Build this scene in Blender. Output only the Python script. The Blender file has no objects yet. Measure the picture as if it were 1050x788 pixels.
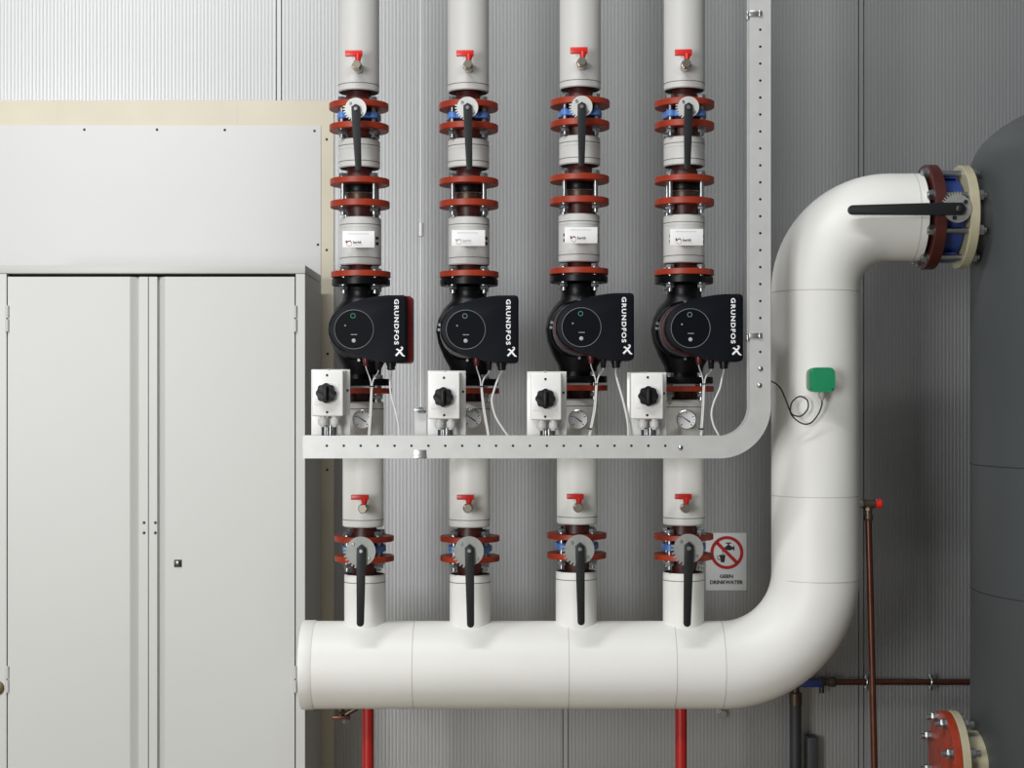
import bpy, bmesh, math, random
from mathutils import Vector, Matrix
random.seed(7)
PI = math.pi
SC = bpy.context.scene
COL = SC.collection

# ------------------------------------------------------------------ camera frame
F = 1650.0            # focal length in pixels of the 1050 x 788 frame
CX, HY = 525.0, 410.0 # principal column, eye-level row
ZC = 1.549            # eye height above the floor
D = 4.6               # distance of the plane the pipe axes stand in
WALL = 5.26           # distance of the wall face

def P(px, py, d=D):
    return Vector(((px - CX) * d / F, d, ZC - (py - HY) * d / F))
def S(d=D):
    return d / F

# ------------------------------------------------------------------ materials
def mat(name, col, rough=0.5, metal=0.0, var=0.0, vscale=8.0, bump=0.0, bscale=60.0, spec=0.5, coat=0.0):
    m = bpy.data.materials.new(name); m.use_nodes = True
    nt = m.node_tree; b = nt.nodes['Principled BSDF']
    c = (col[0], col[1], col[2], 1)
    b.inputs['Base Color'].default_value = c
    b.inputs['Roughness'].default_value = rough
    b.inputs['Metallic'].default_value = metal
    b.inputs['Specular IOR Level'].default_value = spec
    b.inputs['Coat Weight'].default_value = coat
    tc = None
    if var or bump:
        tc = nt.nodes.new('ShaderNodeTexCoord')
    if var:
        n = nt.nodes.new('ShaderNodeTexNoise'); n.inputs['Scale'].default_value = vscale
        n.inputs['Detail'].default_value = 5
        r = nt.nodes.new('ShaderNodeValToRGB')
        r.color_ramp.elements[0].position = 0.3; r.color_ramp.elements[1].position = 0.7
        r.color_ramp.elements[0].color = (col[0]*(1-var), col[1]*(1-var), col[2]*(1-var*1.15), 1)
        r.color_ramp.elements[1].color = (min(1, col[0]*(1+var*.5)), min(1, col[1]*(1+var*.5)), min(1, col[2]*(1+var*.5)), 1)
        nt.links.new(tc.outputs['Object'], n.inputs['Vector'])
        nt.links.new(n.outputs['Fac'], r.inputs['Fac'])
        nt.links.new(r.outputs['Color'], b.inputs['Base Color'])
    if bump:
        n2 = nt.nodes.new('ShaderNodeTexNoise'); n2.inputs['Scale'].default_value = bscale
        n2.inputs['Detail'].default_value = 3
        bp = nt.nodes.new('ShaderNodeBump'); bp.inputs['Strength'].default_value = bump
        bp.inputs['Distance'].default_value = 0.002
        nt.links.new(tc.outputs['Object'], n2.inputs['Vector'])
        nt.links.new(n2.outputs['Fac'], bp.inputs['Height'])
        nt.links.new(bp.outputs['Normal'], b.inputs['Normal'])
    return m

M = {}
M['jacket'] = mat('grey_pvc_jacket', (.57, .57, .56), .48, var=.05, vscale=5, bump=.12, bscale=9)
M['manifold'] = mat('white_pvc_jacket', (.80, .80, .77), .48, var=.04, vscale=4, bump=.12, bscale=7)
M['seam'] = mat('jacket_seam_line', (.12, .12, .11), .6)
M['seam_soft'] = mat('jacket_seam_soft', (.50, .50, .465), .5)
M['foam'] = mat('black_insulation_foam', (.012, .012, .012), .8)
M['red'] = mat('red_oxide_paint', (.33, .032, .0085), .45, var=.22, vscale=30, bump=.15, bscale=90)
M['redneck'] = mat('dark_red_oxide_paint', (.060, .008, .006), .45, var=.2, vscale=30)
M['redpost'] = mat('red_post_paint', (.36, .012, .010), .35)
M['lever_red'] = mat('red_lever_coating', (.62, .018, .012), .35)
M['black'] = mat('black_cast_coating', (.0022, .0025, .0036), .36, spec=.2, var=.15, vscale=40, bump=.12, bscale=120)
M['blackpl'] = mat('black_plastic', (.0045, .005, .006), .42, spec=.3)
M['headpl'] = mat('anthracite_plastic', (.0036, .0050, .0085), .5, bump=.05, bscale=300, spec=.14)
M['display'] = mat('display_black', (.0020, .0030, .0050), .5, spec=.10)
M['headred'] = mat('motor_red', (.22, .010, .014), .35)
M['blue'] = mat('blue_valve_epoxy', (.085, .21, .56), .35)
M['darkblue'] = mat('dark_blue_epoxy', (.02, .045, .20), .4)
M['zinc'] = mat('zinc_plated_steel', (.42, .44, .45), .32, 1.0)
M['plate'] = mat('notch_plate_aluminium', (.60, .61, .59), .45, .35, var=.08, vscale=60)
M['plateshade'] = mat('shaded_notch_plate', (.30, .31, .30), .5, .3, var=.1, vscale=60)  # lower and tank-side plates: their shade is put into the colour
M['steel'] = mat('stainless_steel', (.55, .56, .56), .3, 1.0)
M['nickel'] = mat('nickel_brass', (.52, .48, .40), .28, 1.0)
M['brass'] = mat('dull_brass', (.14, .11, .06), .4, .8)
M['bronze'] = mat('dark_bronze', (.10, .075, .055), .4, .7)
M['lever'] = mat('black_lever_coating', (.0085, .0095, .011), .5, spec=.35)
M['white'] = mat('white_plastic', (.80, .80, .79), .35)
M['whitecable'] = mat('light_grey_cable', (.62, .62, .61), .45)
M['blackcable'] = mat('black_cable', (.012, .012, .012), .5)
M['tray'] = mat('galvanised_tray', (.60, .605, .60), .42, .35, var=.06, vscale=25)
M['cab'] = mat('cabinet_grey_white', (.55, .555, .54), .42, var=.015, vscale=2)
M['cabtrim'] = mat('cabinet_trim', (.53, .53, .515), .42)
M['sheet'] = mat('white_board_sheet', (.62, .625, .62), .5, var=.02, vscale=2)
M['cream'] = mat('cream_board', (.62, .575, .46), .55, var=.05, vscale=6)
M['dark'] = mat('dark_screw', (.04, .04, .038), .4, .6)
M['ink'] = mat('black_print', (.012, .012, .012), .5)
M['greyink'] = mat('grey_print', (.40, .40, .40), .5)
M['whiteink'] = mat('white_print', (.85, .86, .87), .4)
M['pinkink'] = mat('faded_red_print', (.55, .20, .17), .5)
M['signred'] = mat('sign_red', (.40, .014, .016), .4)
M['signwhite'] = mat('sign_white', (.62, .63, .63), .35)
M['labelw'] = mat('label_white', (.80, .80, .81), .4)
M['shell'] = mat('dark_motor_shell', (.14, .14, .145), .28, 1.0)
M['rim'] = mat('dark_rim', (.16, .165, .17), .4)
M['plugred'] = mat('plug_red', (.11, .008, .012), .4)
M['green'] = mat('green_sensor_plastic', (.012, .24, .105), .35)
M['greypl'] = mat('grey_plastic', (.42, .42, .42), .45)
M['tank'] = mat('tank_grey_cladding', (.066, .073, .077), .5, var=.06, vscale=3)
M['tankdark'] = mat('tank_nozzle_grey', (.05, .053, .053), .5)
M['creamfl'] = mat('cream_flange_paint', (.44, .41, .28), .4, var=.1, vscale=20)
M['copper'] = mat('oxidised_copper', (.12, .047, .030), .38, .75, var=.2, vscale=25)
M['pipedark'] = mat('dark_pipe_lagging', (.03, .031, .034), .55)
M['floor'] = mat('floor_concrete', (.30, .26, .18), .45, var=.12, vscale=3)
M['wall'] = mat('silver_ribbed_sheet', (.42, .426, .43), .42, .75)
def emit(name, col, s):
    m = bpy.data.materials.new(name); m.use_nodes = True
    b = m.node_tree.nodes['Principled BSDF']
    b.inputs['Base Color'].default_value = (0.02, .02, .02, 1)
    b.inputs['Emission Color'].default_value = (*col, 1); b.inputs['Emission Strength'].default_value = s
    return m
M['ledgreen'] = emit('led_green', (.10, .60, .36), .42)
M['ledpale'] = emit('led_pale', (.42, .66, .62), .34)
M['ledwhite'] = emit('led_white', (.7, .8, .8), .35)

# ------------------------------------------------------------------ mesh builder
ORG = {}   # world position of each thing's base
class B:
    def __init__(s): s.bm = bmesh.new()
    def frame(s, a):
        a = Vector(a).normalized()
        h = Vector((0, 0, 1)) if abs(a.z) < .9 else Vector((1, 0, 0))
        u = a.cross(h).normalized(); v = a.cross(u).normalized()
        return a, u, v
    def lathe(s, prof, o, axis=(0, 0, 1), seg=40, caps=True):
        """prof: (radius, distance along axis)."""
        o = Vector(o); a, u, v = s.frame(axis); rings = []
        for r, h in prof:
            if r <= 1e-7: rings.append([s.bm.verts.new(o + a*h)])
            else: rings.append([s.bm.verts.new(o + a*h + (u*math.cos(2*PI*k/seg) + v*math.sin(2*PI*k/seg))*r) for k in range(seg)])
        for A, Bq in zip(rings, rings[1:]):
            for k in range(seg):
                n = (k+1) % seg
                if len(A) == 1 and len(Bq) == 1: continue
                if len(A) == 1: s.bm.faces.new((A[0], Bq[n], Bq[k]))
                elif len(Bq) == 1: s.bm.faces.new((A[k], A[n], Bq[0]))
                else: s.bm.faces.new((A[k], A[n], Bq[n], Bq[k]))
        if caps:
            for R in (rings[0], rings[-1]):
                if len(R) > 2: s.bm.faces.new(R)
        return s
    def cyl(s, p0, p1, r, r2=None, seg=24, bev=0.0):
        p0, p1 = Vector(p0), Vector(p1); L = (p1-p0).length
        r2 = r if r2 is None else r2
        pr = [(r, 0), (r2, L)]
        if bev: pr = [(r-bev, 0), (r, bev), (r2, L-bev), (r2-bev, L)]
        return s.lathe(pr, p0, p1-p0, seg)
    def tube(s, pts, r, seg=12, caps=True):
        pts = [Vector(p) for p in pts]; rings = []
        t0 = (pts[1]-pts[0]).normalized(); _, u, v = s.frame(t0)
        for i, p in enumerate(pts):
            t = (pts[min(i+1, len(pts)-1)] - pts[max(i-1, 0)]).normalized()
            u = (u - t*u.dot(t)).normalized(); v = t.cross(u)
            rr = r[i] if isinstance(r, (list, tuple)) else r
            rings.append([s.bm.verts.new(p + (u*math.cos(2*PI*k/seg) + v*math.sin(2*PI*k/seg))*rr) for k in range(seg)])
        for A, Bq in zip(rings, rings[1:]):
            for k in range(seg):
                n = (k+1) % seg; s.bm.faces.new((A[k], A[n], Bq[n], Bq[k]))
        if caps: s.bm.faces.new(rings[0]); s.bm.faces.new(rings[-1])
        return s
    def box(s, x0, x1, y0, y1, z0, z1, bev=0.0, seg=2):
        c = [s.bm.verts.new((x, y, z)) for x in (x0, x1) for y in (y0, y1) for z in (z0, z1)]
        fs = [s.bm.faces.new([c[i] for i in q]) for q in ((0,1,3,2),(4,6,7,5),(0,4,5,1),(2,3,7,6),(0,2,6,4),(1,5,7,3))]
        if bev:
            es = list({e for f in fs for e in f.edges})
            bmesh.ops.bevel(s.bm, geom=es, offset=bev, segments=seg, affect='EDGES', profile=.5)
        return s
    def prism(s, pts, d0, d1, bev=0.0, seg=2, side=0.0):
        """pts: (X, Z) outline, extruded from depth d0 (front) to d1 (rear)."""
        a = [s.bm.verts.new((x, d0, z)) for x, z in pts]
        b = [s.bm.verts.new((x, d1, z)) for x, z in pts]
        n = len(pts); f0 = s.bm.faces.new(a); s.bm.faces.new(b[::-1])
        for k in range(n): s.bm.faces.new((a[k], b[k], b[(k+1) % n], a[(k+1) % n]))
        if bev:
            bmesh.ops.bevel(s.bm, geom=list(f0.edges), offset=bev, segments=seg, affect='EDGES', profile=.5)
        return s
    def sweep_xy(s, prof, z0, z1):
        """closed outline in plan (X, Y) extruded upwards."""
        a = [s.bm.verts.new((x, y, z0)) for x, y in prof]; b = [s.bm.verts.new((x, y, z1)) for x, y in prof]
        n = len(prof); s.bm.faces.new(a); s.bm.faces.new(b[::-1])
        for k in range(n): s.bm.faces.new((a[k], b[k], b[(k+1) % n], a[(k+1) % n]))
        return s
    def hexn(s, p0, p1, r, seg=6):
        return s.lathe([(r*.9, 0), (r, (Vector(p1)-Vector(p0)).length*.12), (r, (Vector(p1)-Vector(p0)).length*.88), (r*.9, (Vector(p1)-Vector(p0)).length)], p0, Vector(p1)-Vector(p0), seg)
    def torus(s, c, axis, R, r, seg=40, ms=10, a0=0, a1=2*PI):
        a, u, v = s.frame(axis); c = Vector(c); full = abs(a1-a0-2*PI) < 1e-6
        n = seg if full else seg+1; rings = []
        for k in range(n):
            t = a0 + (a1-a0)*k/seg; dr = u*math.cos(t)+v*math.sin(t)
            rings.append([s.bm.verts.new(c + dr*(R + r*math.cos(2*PI*j/ms)) + a*(r*math.sin(2*PI*j/ms))) for j in range(ms)])
        for k in range(n if full else n-1):
            A, Bq = rings[k], rings[(k+1) % n]
            for j in range(ms):
                m2 = (j+1) % ms; s.bm.faces.new((A[j], A[m2], Bq[m2], Bq[j]))
        return s
    def flat(s, pts):
        s.bm.faces.new([s.bm.verts.new(p) for p in pts]); return s
    def ribbon(s, pts, w, d, t=.0006):
        """flat stroke of width w along (X, Z) points at depth d."""
        L, R = [], []
        n = len(pts)
        for i in range(n):
            ax, az = pts[max(i-1, 0)]; bx, bz = pts[min(i+1, n-1)]
            l = math.hypot(bx-ax, bz-az) or 1; nx, nz = -(bz-az)/l, (bx-ax)/l
            ww = w[i] if isinstance(w, (list, tuple)) else w
            L.append((pts[i][0]+nx*ww/2, pts[i][1]+nz*ww/2)); R.append((pts[i][0]-nx*ww/2, pts[i][1]-nz*ww/2))
        for i in range(n-1):
            s.flat([(x, d, z) for x, z in (L[i], L[i+1], R[i+1], R[i])])
        return s
    def text(s, string, x0, x1, z0, z1, d, rot=False, bold=.03, spacing=1.0):
        """lettering filling the box; rot: reads downwards."""
        cu = bpy.data.curves.new('letters', 'FONT'); cu.body = string; cu.offset = bold; cu.space_character = spacing
        cu.resolution_u = 6
        ob = bpy.data.objects.new('letters', cu); COL.objects.link(ob)
        dg = bpy.context.evaluated_depsgraph_get(); dg.update()
        me = bpy.data.meshes.new_from_object(ob.evaluated_get(dg), depsgraph=dg)
        bpy.data.objects.remove(ob); bpy.data.curves.remove(cu)
        xs = [v.co.x for v in me.vertices]; ys = [v.co.y for v in me.vertices]
        ax, bx, ay, by = min(xs), max(xs), min(ys), max(ys)
        vs = []
        for v in me.vertices:
            p, q = (v.co.x-ax)/(bx-ax), (v.co.y-ay)/(by-ay)
            if rot: X = x0+(x1-x0)*q; Z = z1+(z0-z1)*p
            else: X = x0+(x1-x0)*p; Z = z0+(z1-z0)*q
            vs.append(s.bm.verts.new((X, d, Z)))
        for f in me.polygons:
            try: s.bm.faces.new([vs[i] for i in f.vertices])
            except ValueError: pass
        bpy.data.meshes.remove(me)
        return s
    def build(s, name, m, parent=None, smooth=38, loc=None):
        bmesh.ops.recalc_face_normals(s.bm, faces=s.bm.faces)
        o0 = ORG[parent.name] if parent is not None else Vector((0, 0, 0))
        if loc is not None: o0 = Vector((0, 0, 0))
        bmesh.ops.translate(s.bm, verts=s.bm.verts, vec=-o0)
        me = bpy.data.meshes.new(name); s.bm.to_mesh(me); s.bm.free()
        me.materials.append(M[m])
        if smooth:
            me.polygons.foreach_set('use_smooth', [True]*len(me.polygons))
            me.set_sharp_from_angle(angle=math.radians(smooth))
        return link(name, me, parent, loc)

def link(name, me, parent=None, loc=None):
    """loc: world position for a mesh made round its own centre."""
    o = bpy.data.objects.new(name, me); COL.objects.link(o)
    if parent is not None:
        o.parent = parent
        if loc is not None:
            o.location = Vector(loc) - ORG[parent.name]
        ORG[o.name] = ORG[parent.name]
    else:
        if loc is not None: o.location = loc
        ORG[o.name] = Vector((0, 0, 0))
    return o

def thing(name, label, cat, base, group=None):
    o = bpy.data.objects.new(name, None); COL.objects.link(o)
    o.empty_display_size = .05
    o.location = base; ORG[o.name] = Vector(base)
    o['label'] = label; o['category'] = cat; o['kind'] = 'thing'
    if group: o['group'] = group
    return o
def tag(o, label, cat, group=None):
    o['label'] = label; o['category'] = cat; o['kind'] = 'thing'
    if group: o['group'] = group
    return o
def structure(o): o['kind'] = 'structure'; return o

def smooth_path(pts, n=8):
    """Catmull-Rom through the points."""
    p = [Vector(q) for q in pts]; p = [p[0]*2-p[1]] + p + [p[-1]*2-p[-2]]; out = []
    for i in range(1, len(p)-2):
        for k in range(n):
            t = k/n; a, b, c, d = p[i-1], p[i], p[i+1], p[i+2]
            out.append(.5*((2*b) + (c-a)*t + (2*a-5*b+4*c-d)*t*t + (3*b-a-3*c+d)*t**3))
    out.append(p[-2]); return out

# ------------------------------------------------------------------ the wall and the floor
def wall_mesh():
    b = B(); s = S(WALL)
    joints = [(286-CX)*s, (580-CX)*s, (883-CX)*s, (1180-CX)*s, (-10-CX)*s, (-306-CX)*s, (1477-CX)*s]
    x, xe, pitch, g = -3.4, 3.6, .0117, .0003
    pts = []
    js = sorted(joints)
    while x < xe:
        j = next((q for q in js if x-.001 <= q < x+pitch+.012), None)
        if j is not None:
            w = .0085
            if pts: pts.append((pts[-1][0]+.0003, 0))
            pts += [(j-w-.0022, 0), (j-w-.0018, .012), (j-w+.0018, .012), (j-w+.0022, 0),
                    (j+w-.0022, 0), (j+w-.0018, .012), (j+w+.0018, .012), (j+w+.0022, 0)]
            x = j+w+.004
            continue
        pts += [(x, 0), (x+.0054, 0), (x+.0066, g), (x+.0088, g), (x+.0091, .0020), (x+.0113, .0020)]
        x += pitch
    z0, z1 = 0.0, 4.4
    A = [b.bm.verts.new((px, WALL+dy, z0)) for px, dy in pts]; Bq = [b.bm.verts.new((px, WALL+dy, z1)) for px, dy in pts]
    for k in range(len(pts)-1): b.bm.faces.new((A[k], A[k+1], Bq[k+1], Bq[k]))
    # solid back
    e = [b.bm.verts.new((pts[-1][0], WALL+.08, z)) for z in (z0, z1)]; w_ = [b.bm.verts.new((pts[0][0], WALL+.08, z)) for z in (z0, z1)]
    b.bm.faces.new((A[-1], e[0], e[1], Bq[-1])); b.bm.faces.new((w_[0], A[0], Bq[0], w_[1])); b.bm.faces.new((e[0], w_[0], w_[1], e[1]))
    return b
structure(wall_mesh().build('wall_back', 'wall', smooth=0))
structure(B().box(-3.6, 3.8, -4.5, WALL+.08, -.12, 0).build('floor', 'floor', smooth=0))

# ------------------------------------------------------------------ board with white sheet
t = thing('wall_board', 'cream board with a white screwed sheet on the wall behind the cabinet', 'board', (-1.0, 5.2, 0))
DB = 5.2555
B().box(P(-60,0,DB).x, P(342.3,0,DB).x, DB, WALL-.0006, .0, P(0,103,DB).z, .002).build('backing', 'cream', t)
DS = 5.252
B().box(P(-60,0,DS).x, P(329,0,DS).x, DS, DB, .0, P(0,128.5,DS).z, .0012).build('sheet', 'sheet', t)
for px, py, dd in ((86.5,133,DS),(161,133,DS),(230.5,133.3,DS),(322.5,134.3,DS),(335,143,DB),(328-2,251,DS),(335,256.5,DB),(335.5,482,DB),(336,363,DB)):
    c = P(px, py, dd)
    B().lathe([(.0042, 0), (.0042, .0008), (.002, .0022)], c, (0,-1,0), 12).build('screw', 'dark', t)

c = P(243, 116, DB)
B().box(c.x-.0012, c.x+.0012, DB-.0004, DB, P(0,128,DB).z, P(0,103.4,DB).z).build('joint_strip', 'cabtrim', t, smooth=0)
# ------------------------------------------------------------------ cabinet
DC = 4.80; s = S(DC)
cab = thing('storage_cabinet', 'tall light grey metal two-door storage cabinet standing against the board', 'cabinet', (P(155,0,DC).x, 5.0, 0))
X = lambda px: P(px, 0, DC).x
Z = lambda py: P(0, py, DC).z
xl, xr, back = X(-3), X(312.6), 5.198
ztop, zrail = Z(272), Z(281)
b = B()
b.box(xl, X(6.6), DC, DC+.03, 0, zrail)                      # stiles
b.box(X(303.3), xr, DC, DC+.03, 0, zrail)
b.box(xl, X(-2.4), DC+.03, back, 0, zrail)
b.box(X(312.0), xr, DC+.03, back, 0, zrail)
b.box(xl, xr, back-.002, back, 0, zrail)
b.box(X(6.6), X(303.3), DC, DC+.03, 0, .06)
b.box(xl, xr, DC+.03, back, .058, .06)
b.build('body', 'cab', cab, smooth=0)
B().box(xl-.0012, xr+.0012, DC-.002, back, zrail+.0012, ztop, .0015).build('top_panel', 'cabtrim', cab)
zt, zb = Z(284), .066
# door plans: flat face, finger-pull groove, flat closing strip
o = DC
dl = [(X(8), o), (X(133), o), (X(134.5), o+.002), (X(141), o+.014), (X(142.2), o+.0145), (X(142.6), o+.001), (X(151.6), o+.001), (X(151.6), o+.024), (X(8), o+.024)]
dr = [(X(152.6), o+.001), (X(161), o+.001), (X(161.2), o+.016), (X(162.5), o+.016), (X(168), o+.002), (X(169.5), o), (X(302), o), (X(302), o+.024), (X(152.6), o+.024)]
ld = B().sweep_xy(dl, zb, zt).build('door', 'cab', cab, smooth=0)
rd = B().sweep_xy(dr, zb, zt).build('door', 'cab', cab, smooth=0)
for door, hx in ((ld, 7.3), (rd, 302.7)):
    for hy in (327, 697):
        b = B()
        b.cyl(P(hx, hy-13.5, DC-.003), P(hx, hy-.6, DC-.003), .0052, bev=.0008)
        b.cyl(P(hx, hy+.6, DC-.003), P(hx, hy+13.5, DC-.003), .0052, bev=.0008)
        b.build('hinge', 'cab', door)
for door, xs in ((ld, 147.7), (rd, 159.4)):
    for sy in (536.3, 546.7):
        c = P(xs, sy, DC+.001)
        B().lathe([(.0044, 0), (.0038, .0016), (.0015, .0024)], c, (0,-1,0), 14).build('screw', 'dark', door)
c = P(182.5, 578, DC)
b = B(); b.box(c.x-.0115, c.x+.0115, DC-.003, DC, c.z-.011, c.z+.011, .0015)
lock = b.build('lock', 'dark', rd)
b = B(); b.lathe([(.006, 0), (.006, .004), (.004, .0045)], P(182.5, 577.6, DC-.003), (0,-1,0), 18); b.build('lock_cylinder', 'shell', lock)
b = B(); b.lathe([(.022, 0), (.0215, .004), (.012, .007), (.0, .0075)], P(-3.5+.5, 706, DC), (0,-1,0), 24)
b.build('escutcheon', 'brass', cab)

# ------------------------------------------------------------------ the four pump runs
RUN = ['the run nearest the cabinet', 'the second run from the cabinet', 'the third run from the cabinet', 'the run nearest the tank']
LX = [(368.0, .0121), (480.3, .0035), (594.8, -.0078), (701.7, -.0018)]
DY = [0, 0, -3, -2]
def axis_x(i, y): return LX[i][0] + (y-105)*LX[i][1]
def A(i, y, dy=True):
    """point on the axis of run i at image row y of the first run."""
    yy = y + (DY[i] if dy else 0)
    return P(axis_x(i, yy), yy, D)
s0 = S(D)
RJ = 21*s0
def ring(i, y, th, r, part, m, parent, dy=True, seg=56):
    """flange disc with centred hole chamfers at row y (centre)."""
    c = A(i, y, dy); h = th/2*s0
    B().lathe([(r-.0012, -h), (r, -h+.0012), (r, h-.0012), (r-.0012, h)], c, (0,0,1), seg).build(part, m, parent)
def jacket(i, y0, y1, parent, seams, soft=(), r=RJ, dy=True, m='jacket'):
    """y0 upper row, y1 lower row."""
    a, b_ = A(i, y0, dy), A(i, y1, dy)
    if y0 < 0: a = Vector((b_.x, D, 3.35))
    c = Vector(((a.x+b_.x)/2, D, b_.z)); L = a.z-b_.z
    B().lathe([(r-.003, 0), (r, .003), (r, L-.003), (r-.003, L)], c, (0,0,1), 64, caps=False).build('jacket', m, parent)
    B().lathe([(r-.0032, .002), (r-.0032, L-.002)], c, (0,0,1), 48).build('insulation_core', 'foam', parent)
    for q in seams:
        z = A(i, q, dy).z-c.z
        B().lathe([(r-.001, z-.0012), (r+.0006, z-.0009), (r+.0006, z+.0009), (r-.001, z+.0012)], c, (0,0,1), 64, caps=False).build('seam_band', 'seam', parent)
    for q in soft:
        z = A(i, q, dy).z-c.z
        B().lathe([(r-.001, z-.0012), (r+.0006, z-.0009), (r+.0006, z+.0009), (r-.001, z+.0012)], c, (0,0,1), 64, caps=False).build('seam_band', 'seam_soft', parent)
    return c
def neck(i, y0, y1, r0, r1, parent, m='redneck', dy=True):
    a, b_ = A(i, y1, dy), A(i, y0, dy)
    B().lathe([(r1, 0), (r1, .2*(b_.z-a.z)), (r0, .8*(b_.z-a.z)), (r0, b_.z-a.z)], Vector((b_.x, D, a.z)), (0,0,1), 40).build('pipe_neck', m, parent)

BOLT_CACHE = {}
def bolt_mesh(lo, hi, nut_lo=True, nut_hi=True, over=.016):
    """stud spanning -lo..hi with hexagon nuts outside it."""
    k = (round(lo, 4), round(hi, 4))
    if k in BOLT_CACHE: return BOLT_CACHE[k]
    b = B()
    b.cyl((0,0,-lo-over-.008), (0,0,hi+over*.6), .0068, seg=14)
    b.lathe([(.0138, -lo-.0022), (.0138, -lo)], (0,0,0), (0,0,1), 18)
    b.hexn((0,0,-lo-.0145), (0,0,-lo-.0022), .0122)
    b.lathe([(.0138, hi), (.0138, hi+.0022)], (0,0,0), (0,0,1), 18)
    b.hexn((0,0,hi+.0022), (0,0,hi+.0125), .0122)
    bmesh.ops.recalc_face_normals(b.bm, faces=b.bm.faces)
    me = bpy.data.meshes.new('bolt'); b.bm.to_mesh(me); b.bm.free(); me.materials.append(M['zinc'])
    me.polygons.foreach_set('use_smooth', [True]*len(me.polygons)); me.set_sharp_from_angle(angle=math.radians(38))
    BOLT_CACHE[k] = me; return me
def bolts(i, ya, yb, parent, dy=True, pcd=.0625):
    """four studs clamping from row ya (upper face) to row yb (lower face)."""
    a, b_ = A(i, ya, dy), A(i, yb, dy); c = (a+b_)/2; h = (a.z-b_.z)/2
    me = bolt_mesh(h, h)
    for k in range(4):
        t = PI/4 + k*PI/2
        link('bolt', me, parent, (c.x+pcd*math.cos(t), D+pcd*math.sin(t), c.z))

def lever_outline(pv, end, w0, w1, tip, d):
    """pivot and end in pixels; returns (X, Z) outline of a pointed-top lever."""
    s_ = S(d); p, e = P(pv[0], pv[1], d), P(end[0], end[1], d)
    ax = Vector((e.x-p.x, e.z-p.z)); L = ax.length; ax /= L; n = Vector((-ax.y, ax.x))
    O = Vector((p.x, p.z)); w0 *= s_/2; w1 *= s_/2
    q = [(-tip*s_, 0), (-tip*s_*.45, w0), (L*.1, w0), (L*.3, w0*.86+w1*.14), (L-w1*.9, w1)]
    q2 = [O + ax*a + n*w for a, w in q]
    for k in range(1, 6):
        t = PI/2 - PI*k/6
        q2.append(O + ax*(L-w1*.9 + w1*.9*math.cos(t)) + n*w1*math.sin(t))
    q3 = [O + ax*a - n*w for a, w in q[1:]][::-1]
    return [(v.x, v.y) for v in q2+q3]

def notch_plate_outline(c, r, rt, a0, a1, teeth):
    out = []; n = 64
    def pt(a, q): return (c.x + q*math.cos(a), c.z + q*math.sin(a))
    k = 0
    a = a1
    while a < a0 + 2*PI - 1e-6:
        out.append(pt(a, r)); a += 2*PI/n
    st = (a1-a0)/teeth
    for j in range(teeth):
        b0 = a0 + j*st
        out += [pt(b0+.04*st, r*.98), pt(b0+.10*st, rt), pt(b0+.55*st, rt), pt(b0+.62*st, r*.98)]
    return out

def butterfly(i, top, data):
    """data: pivot px, lever end px, plate centre px, plate r px, tooth r, lever widths, tip."""
    ya, yb = (113.3, 128.9) if top else (555.0, 569.6)
    c = A(i, (ya+yb)/2)
    label = ('blue butterfly valve with black lever high up on ' if top else 'blue butterfly valve with long lever above manifold on ') + RUN[i]
    v = thing('butterfly_valve', label, 'valve', c, 'upper butterfly valves' if top else 'lower butterfly valves')
    h = (yb-ya)/2*s0 - .0006
    d = 4.46
    b = B()
    b.lathe([(.050, -.009), (.0615, -.0085), (.0625, -.006), (.0625, .006), (.0615, .0085), (.050, .009)], c, (0,0,1), 48)
    for k in range(4):
        t = PI/4+k*PI/2
        b.cyl((c.x+.060*math.cos(t), D+.060*math.sin(t), c.z-.0095), (c.x+.060*math.cos(t), D+.060*math.sin(t), c.z+.0095), .0135, bev=.002)
    b.cyl((c.x, D-.045, c.z), (c.x, d+.016, c.z), .0165, .014)
    b.box(c.x-.02, c.x+.02, d+.014, d+.022, c.z-.012, c.z+.012, .002)
    b.build('body', 'blue', v)
    B().lathe([(.044, -h), (.047, -h*.7), (.047, h*.7), (.044, h)], c, (0,0,1), 40).build('liner', 'foam', v)
    pv, end, pc, pr, rt, w0, w1, tip = data
    cc = P(pc[0], pc[1], d); sd = S(d)
    b = B().prism(notch_plate_outline(cc, pr*sd, rt*sd, math.radians(166), math.radians(260), 7), d, d+.004, .0004, 1)
    pl = b.build('notch_plate', 'plate' if top else 'plateshade', v)
    for q in (135, -40):
        a = math.radians(q); o = (cc.x+.72*pr*sd*math.cos(a), d, cc.z+.72*pr*sd*math.sin(a))
        B().hexn(o, (o[0], d-.004, o[2]), .0042).build('screw', 'steel', pl)
    lv = B().prism(lever_outline(pv, end, w0, w1, tip, d-.008), d-.012, d-.001, .0018).build('lever', 'lever', v)
    o = P(pv[0], pv[1], d-.012)
    B().lathe([(.0058, 0), (.0058, .002), (.0045, .0034), (0, .0036)], o, (0,-1,0), 18).build('pivot_screw', 'zinc', lv)
    bolts(i, ya-6.3, yb+6.3, v)

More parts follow.
